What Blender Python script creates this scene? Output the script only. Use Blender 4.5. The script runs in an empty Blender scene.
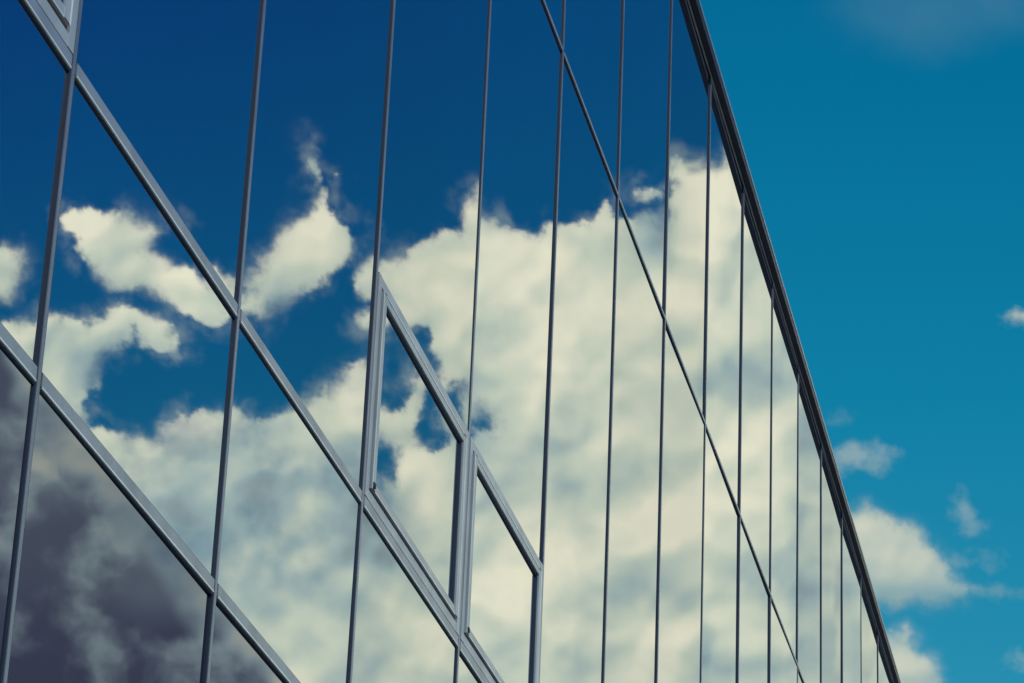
import bpy, math, random
import numpy as np
from mathutils import Vector, Matrix
random.seed(7)
scene=bpy.context.scene
scene.view_settings.view_transform='Standard'
scene.view_settings.look='None'
scene.view_settings.exposure=0

# ------------------------------------------------------------ camera
F=3147.0; D0=2.5; CAMZ=1.6
U=Vector((308,-6941.5,F)).normalized()
D=Vector((719,1458.5,F)); D=(D-U*D.dot(U)).normalized()
X=D.cross(U)
def w(v): return Vector((v.dot(X),v.dot(D),v.dot(U)))
right=w(Vector((1,0,0))); up=w(Vector((0,-1,0))); fwd=w(Vector((0,0,1)))
cam_d=bpy.data.cameras.new("camera"); cam=bpy.data.objects.new("camera",cam_d)
scene.collection.objects.link(cam); scene.camera=cam
M=Matrix((right,up,-fwd)).transposed().to_4x4()
M.translation=Vector((D0,0,CAMZ)); cam.matrix_world=M
cam_d.sensor_width=36; cam_d.lens=F/1024*36; cam_d.clip_end=40000; cam_d.clip_start=0.05

# ------------------------------------------------------------ helpers
def mat(name):
    m=bpy.data.materials.new(name); m.use_nodes=True
    m.node_tree.nodes.clear(); return m,m.node_tree.nodes,m.node_tree.links
def metal(name,col,rough,var=0.15,met=0.6):
    m,n,l=mat(name)
    o=n.new('ShaderNodeOutputMaterial'); p=n.new('ShaderNodeBsdfPrincipled'); l.new(p.outputs[0],o.inputs[0])
    g=n.new('ShaderNodeNewGeometry'); t=n.new('ShaderNodeTexNoise'); t.inputs['Scale'].default_value=9; t.inputs['Detail'].default_value=6
    mp=n.new('ShaderNodeMapping'); mp.inputs['Scale'].default_value=(4,1,0.5)
    l.new(g.outputs['Position'],mp.inputs[0]); l.new(mp.outputs[0],t.inputs['Vector'])
    r=n.new('ShaderNodeMapRange'); r.inputs[1].default_value=.3; r.inputs[2].default_value=.7
    r.inputs[3].default_value=1-var; r.inputs[4].default_value=1+var; l.new(t.outputs['Fac'],r.inputs[0])
    v=n.new('ShaderNodeVectorMath'); v.operation='SCALE'; v.inputs[0].default_value=col; l.new(r.outputs[0],v.inputs['Scale'])
    l.new(v.outputs[0],p.inputs['Base Color']); p.inputs['Roughness'].default_value=rough; p.inputs['Metallic'].default_value=met
    return m
class MB:
    def __init__(s): s.v=[]; s.f=[]; s.c=[]
    def box(s,T,a0,a1,o0,o1,z0,z1):
        i=len(s.v)
        for a in(a0,a1):
            for o in(o0,o1):
                for z in(z0,z1): s.v.append(T(a,o,z))
        for q in((0,1,3,2),(4,6,7,5),(0,4,5,1),(2,3,7,6),(0,2,6,4),(1,5,7,3)): s.f.append([i+k for k in q]); s.c.append((1,1,1))
    def quad(s,pts,c=(1,1,1)):
        i=len(s.v); s.v+=pts; s.f.append([i,i+1,i+2,i+3]); s.c.append(c)
    def make(s,name,m,parent,attr=False):
        me=bpy.data.meshes.new(name); me.from_pydata([tuple(p) for p in s.v],[],s.f); me.materials.append(m)
        if attr:
            a=me.attributes.new('tint','FLOAT_COLOR','FACE')
            for k,c in enumerate(s.c): a.data[k].color=(*c,1)
        import bmesh
        if not attr:
            b=bmesh.new(); b.from_mesh(me); bmesh.ops.recalc_face_normals(b,faces=b.faces); b.to_mesh(me); b.free()
        ob=bpy.data.objects.new(name,me); scene.collection.objects.link(ob); ob.parent=parent; return ob

# ------------------------------------------------------------ materials
def glass_mat():
    m,n,l=mat("reflective_glass")
    o=n.new('ShaderNodeOutputMaterial')
    g=n.new('ShaderNodeNewGeometry')
    mp=n.new('ShaderNodeMapping'); mp.inputs['Scale'].default_value=(.9,.9,.35)
    l.new(g.outputs['Position'],mp.inputs[0])
    t=n.new('ShaderNodeTexNoise'); t.inputs['Scale'].default_value=1.0; t.inputs['Detail'].default_value=1
    l.new(mp.outputs[0],t.inputs['Vector'])
    s=n.new('ShaderNodeVectorMath'); s.operation='SUBTRACT'; s.inputs[1].default_value=(.5,.5,.5); l.new(t.outputs['Color'],s.inputs[0])
    k=n.new('ShaderNodeVectorMath'); k.operation='SCALE'; k.inputs['Scale'].default_value=.0045; l.new(s.outputs[0],k.inputs[0])
    a=n.new('ShaderNodeVectorMath'); a.operation='ADD'; l.new(g.outputs['Normal'],a.inputs[0]); l.new(k.outputs[0],a.inputs[1])
    nn=n.new('ShaderNodeVectorMath'); nn.operation='NORMALIZE'; l.new(a.outputs[0],nn.inputs[0])
    at=n.new('ShaderNodeAttribute'); at.attribute_name='tint'
    mp2=n.new('ShaderNodeMapping'); mp2.inputs['Scale'].default_value=(1,1,.5); l.new(g.outputs['Position'],mp2.inputs[0])
    t2=n.new('ShaderNodeTexNoise'); t2.inputs['Scale'].default_value=1.0; t2.inputs['Detail'].default_value=4; l.new(mp2.outputs[0],t2.inputs['Vector'])
    r=n.new('ShaderNodeMapRange'); r.inputs[1].default_value=.3; r.inputs[2].default_value=.7; r.inputs[3].default_value=.975; r.inputs[4].default_value=1.02
    l.new(t2.outputs['Fac'],r.inputs[0])
    c=n.new('ShaderNodeVectorMath'); c.operation='SCALE'; l.new(at.outputs['Color'],c.inputs[0]); l.new(r.outputs[0],c.inputs['Scale'])
    gl=n.new('ShaderNodeBsdfGlossy'); gl.inputs['Roughness'].default_value=0.0
    l.new(c.outputs[0],gl.inputs['Color']); l.new(nn.outputs[0],gl.inputs['Normal'])
    df=n.new('ShaderNodeBsdfDiffuse'); df.inputs['Color'].default_value=(.04,.07,.14,1)
    mx=n.new('ShaderNodeMixShader'); mx.inputs[0].default_value=.91
    l.new(df.outputs[0],mx.inputs[1]); l.new(gl.outputs[0],mx.inputs[2]); l.new(mx.outputs[0],o.inputs[0])
    return m
GLASS=glass_mat()
ALU=metal("aluminium_transom",(.38,.37,.41),.4)
WFR=metal("aluminium_window_frame",(.46,.45,.48),.4,met=.4)
LIP=metal("aluminium_painted_highlight",(.75,.74,.74),.35,met=.3)  # paler strip that paints an edge highlight onto the frames
DARK=metal("dark_gasket",(.010,.013,.035),.6,met=0)
MULL=metal("dark_mullion",(.25,.25,.31),.36)
COP=metal("coping_metal",(.018,.018,.035),.45)
WALLM=metal("wall_render",(.32,.31,.29),.9,met=0)

# ------------------------------------------------------------ building
BAY=1.40; Y1=6.165
T4,T3,T2,T1,ROOF=1.22,4.43,5.24,8.45,10.66
WTOP=6.035
K0,K1=-9,30
bld=bpy.data.objects.new("glass_office_building",None); scene.collection.objects.link(bld)
glass,alu,dark,mull,cop,wall,lip,wfr=MB(),MB(),MB(),MB(),MB(),MB(),MB(),MB()
BASE=(.52,.56,.62)
def facade(T,a_list,wins):
    n=len(a_list)-1
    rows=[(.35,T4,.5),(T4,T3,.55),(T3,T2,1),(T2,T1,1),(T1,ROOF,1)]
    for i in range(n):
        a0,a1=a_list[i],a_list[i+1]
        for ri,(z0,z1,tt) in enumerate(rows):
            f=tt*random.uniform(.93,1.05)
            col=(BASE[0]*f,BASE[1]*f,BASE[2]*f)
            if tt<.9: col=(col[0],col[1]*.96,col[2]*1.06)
            zz0=z0
            if ri==3 and i in wins:
                zz0=WTOP
                # opening window: outer frame, gap, sash, glass
                fa0,fa1,fz0,fz1=a0+.018,a1-.018,T2+.022,WTOP+.012
                def ring(mb,x0,x1,y0,y1,wd,o0,o1,wz=None):
                    wz=wz or wd
                    mb.box(T,x0,x0+wd,o0,o1,y0,y1); mb.box(T,x1-wd,x1,o0,o1,y0,y1)
                    mb.box(T,x0+wd,x1-wd,o0,o1-.0015,y0,y0+wz); mb.box(T,x0+wd,x1-wd,o0,o1-.0015,y1-wz,y1)
                ring(wfr,fa0,fa1,fz0,fz1,.040,-.02,.009,.034)
                ring(dark,fa0+.040,fa1-.040,fz0+.034,fz1-.034,.014,-.02,.002,.010)
                ring(wfr,fa0+.054,fa1-.054,fz0+.044,fz1-.044,.042,-.02,.015,.030)
                ring(lip,fa0+.0541,fa1-.0541,fz0+.0441,fz1-.0441,.005,.012,.0165,.004)
                ring(dark,fa0+.096,fa1-.096,fz0+.074,fz1-.074,.016,-.02,.008,.011)
                dark.box(T,fa0+.064,fa0+.086,.015,.020,fz0+.052,fz0+.068)
                g0,g1,h0,h1=fa0+.10,fa1-.10,fz0+.078,fz1-.078
                ty=.0012 if random.random()<.5 else -.0008
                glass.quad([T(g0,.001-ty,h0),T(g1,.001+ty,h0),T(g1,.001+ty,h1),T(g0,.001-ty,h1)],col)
            ta=random.gauss(0,.0011)*BAY; tz=random.gauss(0,.0008)*min(2,z1-zz0)
            ta=max(-.0021,min(.0021,ta)); tz=max(-.0017,min(.0017,tz))
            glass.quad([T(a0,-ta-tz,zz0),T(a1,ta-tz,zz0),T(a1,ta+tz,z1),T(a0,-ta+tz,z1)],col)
    zt=ROOF
    for a in a_list:
        dark.box(T,a-.020,a+.018,-.03,.0045,.35,zt)
        mull.box(T,a-.009,a+.010,-.03,.0070,.351,zt-.001)
    A0,A1=a_list[0],a_list[-1]
    for z in (.35,T4,T3,T2,T1):
        hw=.018 if z!=T1 else .008
        for i in range(n):
            a0,a1=a_list[i]+.0185,a_list[i+1]-.0205
            dark.box(T,a0,a1,-.03,.0045,z-hw-.007,z+hw+.005)
            alu.box(T,a0,a1,-.03,.0080,z-hw,z+hw)
            if z!=T1: lip.box(T,a0,a1,.003,.0092,z-hw-.0005,z-hw+.004)  # painted highlight along the lower transom edge
    wall.box(T,A0,A1,-.2,.02,0,.31)
A=[Y1+(k-1)*BAY for k in range(K0,K1+1)]
def T_main(a,o,z): return (o,a,z)
wins={k-K0 for k in (-5,-4,-1,0,3,4,8,9,13,14,18,19,23,24)}
facade(T_main,A,wins)
YA,YB=A[0],A[-1]; DEP=14.0
nb=[-DEP+i*BAY for i in range(11)]
def T_far(a,o,z): return (a-.06,YB+.06+o,z)
def T_near(a,o,z): return (a-.06,YA-.06-o,z)
facade(T_far,nb,set()); facade(T_near,nb,set())
I=lambda a,o,z:(o,a,z)
wall.box(I,YA-.02,YB+.02,-DEP,-.06,0,ROOF-.02)
mull.box(I,YB+.003,YB+.10,-.05,.012,0,ROOF-.002); mull.box(I,YA-.10,YA-.003,-.05,.012,0,ROOF-.002)
cop.box(I,YA-.14,YB+.14,-.45,.048,ROOF,ROOF+.07)
alu.box(I,YA-.12,YB+.12,.004,.012,ROOF-.012,ROOF-.002)
alu.box(I,YA-.12,YB+.12,.0485,.051,ROOF+.050,ROOF+.072)
cop.box(I,YB-.25,YB+.135,-DEP-.1,-.452,ROOF,ROOF+.068)
cop.box(I,YA-.135,YA+.25,-DEP-.1,-.452,ROOF,ROOF+.068)
glass.make("glass_panes",GLASS,bld,True)
alu.make("transoms",ALU,bld); wfr.make("window_frames",WFR,bld); dark.make("gaskets",DARK,bld); mull.make("mullions",MULL,bld)
lip.make("frame_painted_highlights",LIP,bld)
cop.make("roof_coping",COP,bld); wall.make("walls",WALLM,bld)

# ------------------------------------------------------------ ground, pavement, road
def ground_mat(name,c1,c2,sc):
    m,n,l=mat(name); o=n.new('ShaderNodeOutputMaterial'); p=n.new('ShaderNodeBsdfPrincipled'); l.new(p.outputs[0],o.inputs[0])
    g=n.new('ShaderNodeNewGeometry'); t=n.new('ShaderNodeTexNoise'); t.inputs['Scale'].default_value=sc; t.inputs['Detail'].default_value=8
    l.new(g.outputs['Position'],t.inputs['Vector']); r=n.new('ShaderNodeValToRGB')
    r.color_ramp.elements[0].position=.35; r.color_ramp.elements[1].position=.65
    r.color_ramp.elements[0].color=(*c1,1); r.color_ramp.elements[1].color=(*c2,1)
    l.new(t.outputs['Fac'],r.inputs[0]); l.new(r.outputs[0],p.inputs['Base Color']); p.inputs['Roughness'].default_value=.9
    return m
def slab(name,x0,x1,y0,y1,z0,z1,m):
    b=MB(); b.box(I,y0,y1,x0,x1,z0,z1); return b.make(name,m,None)
b=MB(); b.quad([(-9000,-9000,-.13),(9000,-9000,-.13),(9000,9000,-.13),(-9000,9000,-.13)])
b.make("ground",ground_mat("grass",(.04,.07,.02),(.08,.11,.04),.8),None)
slab("pavement",-30,6,-60,90,-.2,0,ground_mat("paving",(.25,.24,.23),(.33,.32,.30),2))
slab("kerb",6.002,6.15,-60,90,-.2,.004,ground_mat("kerbstone",(.3,.3,.29),(.38,.37,.36),4))
slab("road",6.152,13,-200,300,-.2,-.12,ground_mat("asphalt",(.04,.04,.042),(.06,.06,.06),6))

# ------------------------------------------------------------ clouds
def perlin(x,y,seed):
    r=np.random.RandomState(seed); P=256
    ang=r.rand(P,P)*2*np.pi; gx,gy=np.cos(ang),np.sin(ang)
    xi=np.floor(x).astype(int); yi=np.floor(y).astype(int); xf=x-xi; yf=y-yi
    u=xf**3*(xf*(xf*6-15)+10); v=yf**3*(yf*(yf*6-15)+10)
    def d(i,j):
        a=(xi+i)%P; c=(yi+j)%P
        return gx[a,c]*(xf-i)+gy[a,c]*(yf-j)
    return ((d(0,0)*(1-u)+d(1,0)*u)*(1-v)+(d(0,1)*(1-u)+d(1,1)*u)*v)*1.5
def fbm(x,y,sc,octv,seed,gain=.5,billow=False):
    t=0;a=1;s=0
    for i in range(octv):
        p=perlin(x/sc+13.7*i,y/sc+7.1*i,seed+i)
        if billow: p=1-2*np.sqrt((p*1.6)**2+.01)
        t=t+a*p; s+=a; a*=gain; sc/=2.03
    return t/s
def sdf(S,Tt,poly):
    P=np.array(poly,float); d=np.full(S.shape,1e9); ins=np.zeros(S.shape,bool)
    for i in range(len(P)):
        a=P[i]; b=P[(i+1)%len(P)]; e=b-a; wx=S-a[0]; wy=Tt-a[1]
        h=np.clip((wx*e[0]+wy*e[1])/(e@e),0,1)
        d=np.minimum(d,(wx-h*e[0])**2+(wy-h*e[1])**2)
        c=((a[1]>Tt)!=(b[1]>Tt))
        if a[1]!=b[1]: ins^= c&(S<(b[0]-a[0])*(Tt-a[1])/(b[1]-a[1])+a[0])
    return np.where(ins,1,-1)*np.sqrt(d)
def ell(S,Tt,cx,cy,rx,ry): return (1-np.sqrt(((S-cx)/rx)**2+((Tt-cy)/ry)**2))*min(rx,ry)
def sm(x,a,b):
    t=np.clip((x-a)/(b-a),0,1); return t*t*(3-2*t)
def G(S,Tt,cx,cy,rx,ry): return np.exp(-(((S-cx)/rx)**2+((Tt-cy)/ry)**2))
def blur(A,r):
    k=np.exp(-(np.arange(-3*r,3*r+1)/r)**2/2); k/=k.sum()
    for ax in (0,1):
        A=np.apply_along_axis(lambda m:np.convolve(np.pad(m,3*r,mode='edge'),k,mode='valid'),ax,A)
    return A

def cloud_sheet(name,base,ax,ay,az,s0,s1,t0,t1,step,fn,strength):
    ns=int((s1-s0)/step)+1; nt=int((t1-t0)/step)+1
    s=np.linspace(s0,s1,ns); t=np.linspace(t0,t1,nt); S,Tt=np.meshgrid(s,t)
    col,al=fn(S,Tt)
    me=bpy.data.meshes.new(name)
    u=S-512; v=341.5-Tt
    co=np.stack([u,v,np.zeros_like(u)],-1).reshape(-1,3).astype(np.float32)
    idx=np.arange(ns*nt).reshape(nt,ns)
    q=np.stack([idx[:-1,:-1],idx[1:,:-1],idx[1:,1:],idx[:-1,1:]],-1).reshape(-1,4)
    keep=al.reshape(-1)[q].max(1)>0.002
    q=q[keep]
    me.vertices.add(len(co)); me.vertices.foreach_set('co',co.ravel())
    me.loops.add(q.size); me.loops.foreach_set('vertex_index',q.ravel().astype(np.int32))
    me.polygons.add(len(q)); me.polygons.foreach_set('loop_start',np.arange(0,q.size,4,dtype=np.int32))
    me.update(calc_edges=True)
    a=me.attributes.new('cloud','FLOAT_COLOR','POINT')
    a.data.foreach_set('color',np.concatenate([col,al[...,None]],-1).reshape(-1).astype(np.float32))
    m,n,l=mat(name+"_baked_light")
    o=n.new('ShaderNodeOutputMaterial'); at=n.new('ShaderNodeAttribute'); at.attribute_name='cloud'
    em=n.new('ShaderNodeEmission'); em.inputs['Strength'].default_value=strength; l.new(at.outputs['Color'],em.inputs['Color'])  # sheet glows with cloud light and shade baked into vertex colours
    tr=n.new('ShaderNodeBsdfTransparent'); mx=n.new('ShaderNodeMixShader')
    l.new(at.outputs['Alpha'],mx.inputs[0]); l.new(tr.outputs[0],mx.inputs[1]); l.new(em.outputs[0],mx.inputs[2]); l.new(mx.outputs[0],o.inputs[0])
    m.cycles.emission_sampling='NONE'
    me.materials.append(m)
    ob=bpy.data.objects.new(name,me); scene.collection.objects.link(ob)
    R=Matrix((ax,ay,az)).transposed().to_4x4(); R.translation=base; ob.matrix_world=R
    return ob

def ramp3(q,stops):
    xs=[s[0] for s in stops]
    return np.stack([np.interp(q,xs,[s[1][c] for s in stops]) for c in range(3)],-1)
def bank(S,Tt):
    wx=S+fbm(S,Tt,50,4,1)*11; wy=Tt+fbm(S,Tt,50,4,21)*11
    main=[(374,262),(388,262),(400,243),(422,238),(432,225),(448,222),(452,203),(466,190),(478,203),(484,222),(500,226),(515,222),(530,230),(550,233),(570,226),(590,215),(604,206),(614,218),(632,223),(650,220),(668,223),(684,208),(688,175),(694,158),(704,154),(716,172),(730,164),(742,156),(770,170),(830,230),(900,300),(1000,420),(1100,600),(1150,900),(1160,1100),(-700,1100),(-700,520),(-200,440),(0,400),(60,410),(95,420),(130,428),(165,440),(175,420),(200,408),(222,412),(250,430),(290,415),(320,392),(345,372),(364,362),(374,335),(352,330),(350,315),(375,310),(362,290)]
    p2=[(-260,330),(-60,345),(15,325),(50,312),(90,318),(125,300),(160,313),(192,340),(188,353),(160,345),(140,332),(112,350),(108,375),(95,400),(100,428),(0,440),(-260,450)]
    p3=[(72,215),(85,205),(110,212),(135,205),(150,220),(165,232),(156,250),(175,260),(200,264),(225,283),(242,296),(225,322),(190,316),(170,296),(140,282),(115,276),(90,252)]
    p4=[(234,310),(241,276),(258,254),(274,234),(288,218),(305,204),(320,194),(333,210),(352,238),(347,262),(320,280),(294,288),(272,306),(255,324)]
    p5=[(-180,260),(0,245),(22,250),(28,275),(15,298),(-160,310)]
    p6=[(345,280),(360,262),(385,258),(390,290),(372,300),(352,292)]
    d=sdf(wx,wy,main)
    for p in (p2,p3,p4,p5,p6): d=np.maximum(d,sdf(wx,wy,p))
    for e in ((304,172,3,7),(332,176,4,3),(650,193,10,4),(-300,120,120,40),(-420,-150,160,60),(1010,120,60,18)):
        d=np.maximum(d,ell(wx,wy,*e))
    for e in ((490,426,20,15),(386,458,14,22),(398,368,26,46),(436,422,20,32),(140,395,44,32),(300,350,48,32),(180,372,38,20)):
        d=np.minimum(d,-ell(wx,wy,*e)+2)
    edge=fbm(S,Tt,40,7,41,.62)
    dd=d+edge*20
    soft=4+9*sm(fbm(S,Tt,60,3,77),-.3,.4)
    al=1/(1+np.exp(-(dd-1)/soft*3.0))
    veil=.34*sm(dd,-24,4)*sm(fbm(wx,wy,40,5,83),-.1,.5)
    al=np.maximum(al,veil)
    al[dd<-30]=0
    puff=fbm(wx,wy,110,4,91,.42,True)
    puff2=fbm(wx,wy,50,4,95,.45)
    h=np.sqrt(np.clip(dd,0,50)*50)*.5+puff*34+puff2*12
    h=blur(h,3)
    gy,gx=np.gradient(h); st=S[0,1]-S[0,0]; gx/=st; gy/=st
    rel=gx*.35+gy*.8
    q=.84+.13*np.tanh(rel*1.0)  # lit and shaded sides of the billows painted into the colour
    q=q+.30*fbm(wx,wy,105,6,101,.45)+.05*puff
    q+= .12*G(S,Tt,440,255,60,50)+.08*G(S,Tt,600,290,120,70)+.08*G(S,Tt,115,225,50,30)+.08*G(S,Tt,310,225,30,40)  # bright and shaded patches painted in by hand
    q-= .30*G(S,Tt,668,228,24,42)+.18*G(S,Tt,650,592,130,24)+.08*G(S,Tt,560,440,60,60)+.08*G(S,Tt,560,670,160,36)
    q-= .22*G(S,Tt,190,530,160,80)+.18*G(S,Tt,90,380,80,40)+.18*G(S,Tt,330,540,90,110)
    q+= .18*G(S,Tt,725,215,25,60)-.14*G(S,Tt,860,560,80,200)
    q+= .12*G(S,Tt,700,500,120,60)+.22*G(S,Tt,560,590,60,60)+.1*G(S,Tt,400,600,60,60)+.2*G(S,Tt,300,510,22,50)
    # heavy grey base of the bank, its shade painted into the colour
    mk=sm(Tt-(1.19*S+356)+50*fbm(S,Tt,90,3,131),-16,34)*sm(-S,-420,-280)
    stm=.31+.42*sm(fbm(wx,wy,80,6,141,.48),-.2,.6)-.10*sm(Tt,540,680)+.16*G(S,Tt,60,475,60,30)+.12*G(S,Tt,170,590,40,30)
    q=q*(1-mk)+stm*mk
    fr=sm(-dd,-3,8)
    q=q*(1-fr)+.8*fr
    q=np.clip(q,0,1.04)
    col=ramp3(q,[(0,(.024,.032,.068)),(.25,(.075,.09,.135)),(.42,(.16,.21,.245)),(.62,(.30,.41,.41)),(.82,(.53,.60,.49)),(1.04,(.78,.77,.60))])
    thin=fbm(S,Tt,80,6,151,.5)
    al=al*(1-(.45*sm(thin,-.15,.5))*np.clip(G(S,Tt,210,490,230,130)+.15,0,1)*(1-mk))
    return col/np.array((.50,.54,.60)),np.clip(al,0,1)
def direct(S,Tt):
    wx=S+fbm(S,Tt,50,4,5)*16; wy=Tt+fbm(S,Tt,50,4,25)*14
    pa=[(780,500),(840,512),(868,508),(885,520),(905,524),(925,540),(945,556),(950,575),(980,590),(965,602),(930,604),(900,610),(860,604),(780,612)]
    pb=[(780,640),(880,640),(905,628),(915,645),(930,655),(934,683),(945,720),(900,760),(780,760)]
    d=np.maximum(sdf(wx,wy,pa),sdf(wx,wy,pb))
    edge=fbm(S,Tt,30,7,45,.6); dd=d+edge*14
    al=1/(1+np.exp(-(dd-3)/3.4)); al[dd<-24]=0
    al*=1-.25*sm(S,900,980)
    def wisp(cx,cy,rx,ry,a): return a*sm(ell(wx,wy,cx,cy,rx,ry)+edge*16,-7,12)
    for e in ((856,458,32,13,.46),(836,418,10,5,.16),(966,506,14,16,.32),(975,528,12,9,.28),(1022,317,14,8,.65),(975,590,34,8,.4),(955,560,30,8,.22),(1080,660,60,18,.5)):
        al=np.maximum(al,wisp(*e))
    hz=.16*sm(.6*fbm(S,Tt,150,4,88)+G(S,Tt,960,0,190,70)-.25,0,1.2)
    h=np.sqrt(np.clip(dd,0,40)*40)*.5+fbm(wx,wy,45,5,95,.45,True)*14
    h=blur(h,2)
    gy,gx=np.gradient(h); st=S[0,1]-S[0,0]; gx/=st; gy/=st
    q=.76+.2*np.tanh((gx*.2+gy*.8)*.8)-.36*sm(Tt,562,612)*(Tt<622)  # relief light and shaded underside painted into the cloud colour
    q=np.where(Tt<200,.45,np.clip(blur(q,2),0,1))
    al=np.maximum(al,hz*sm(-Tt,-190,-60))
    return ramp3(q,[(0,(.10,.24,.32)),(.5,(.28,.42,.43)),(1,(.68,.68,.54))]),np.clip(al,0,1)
mir=lambda v:Vector((-v.x,v.y,v.z))
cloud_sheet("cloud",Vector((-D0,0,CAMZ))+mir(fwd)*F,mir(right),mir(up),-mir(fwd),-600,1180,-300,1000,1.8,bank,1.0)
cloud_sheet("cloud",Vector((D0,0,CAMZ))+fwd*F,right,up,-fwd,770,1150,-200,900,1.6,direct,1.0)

# ------------------------------------------------------------ sky and sun
sun_az=math.radians(125); sun_el=math.radians(48)
Sd=Vector((math.sin(sun_az)*math.cos(sun_el),math.cos(sun_az)*math.cos(sun_el),math.sin(sun_el)))
wd=bpy.data.worlds.new("World"); scene.world=wd; wd.use_nodes=True
n=wd.node_tree.nodes; l=wd.node_tree.links; n.clear()
o=n.new('ShaderNodeOutputWorld'); bg=n.new('ShaderNodeBackground'); bg.inputs['Strength'].default_value=.105; l.new(bg.outputs[0],o.inputs[0])
sk=n.new('ShaderNodeTexSky'); sk.sky_type='NISHITA'; sk.sun_disc=False; sk.sun_elevation=sun_el; sk.sun_rotation=sun_az
tc=n.new('ShaderNodeTexCoord'); sx=n.new('ShaderNodeSeparateXYZ'); l.new(tc.outputs['Generated'],sx.inputs[0])
rp=n.new('ShaderNodeValToRGB'); e=rp.color_ramp.elements
e[0].position=.30; e[0].color=(.13,1.0,1.0,1); e[1].position=.52; e[1].color=(.005,.80,.98,1)
x0=e.new(.40); x0.color=(.035,.94,1.0,1)
l.new(sx.outputs['Z'],rp.inputs[0])
m1=n.new('ShaderNodeMix'); m1.data_type='RGBA'; m1.blend_type='MULTIPLY'; m1.inputs[0].default_value=1
l.new(sk.outputs[0],m1.inputs[6]); l.new(rp.outputs[0],m1.inputs[7])
rx=n.new('ShaderNodeValToRGB'); e=rx.color_ramp.elements
e[0].position=.0; e[0].color=(1,1,1,1); e[1].position=.37; e[1].color=(.35,.42,.84,1)
x1=e.new(.12); x1.color=(.7,.78,1.0,1)
l.new(sx.outputs['X'],rx.inputs[0])
mz=n.new('ShaderNodeMapRange'); mz.inputs[1].default_value=.34; mz.inputs[2].default_value=.50; mz.inputs[3].default_value=.1; mz.inputs[4].default_value=1
l.new(sx.outputs['Z'],mz.inputs[0])
m2=n.new('ShaderNodeMix'); m2.data_type='RGBA'; m2.blend_type='MULTIPLY'; l.new(mz.outputs[0],m2.inputs[0])
l.new(m1.outputs[2],m2.inputs[6]); l.new(rx.outputs[0],m2.inputs[7]); l.new(m2.outputs[2],bg.inputs['Color'])
sl=bpy.data.lights.new("sun",'SUN'); sl.energy=2.8; sl.angle=math.radians(.5); sl.color=(1,.93,.82)
so=bpy.data.objects.new("sun",sl); scene.collection.objects.link(so); so.rotation_euler=Sd.to_track_quat('Z','Y').to_euler(); so.location=(20,-20,40)
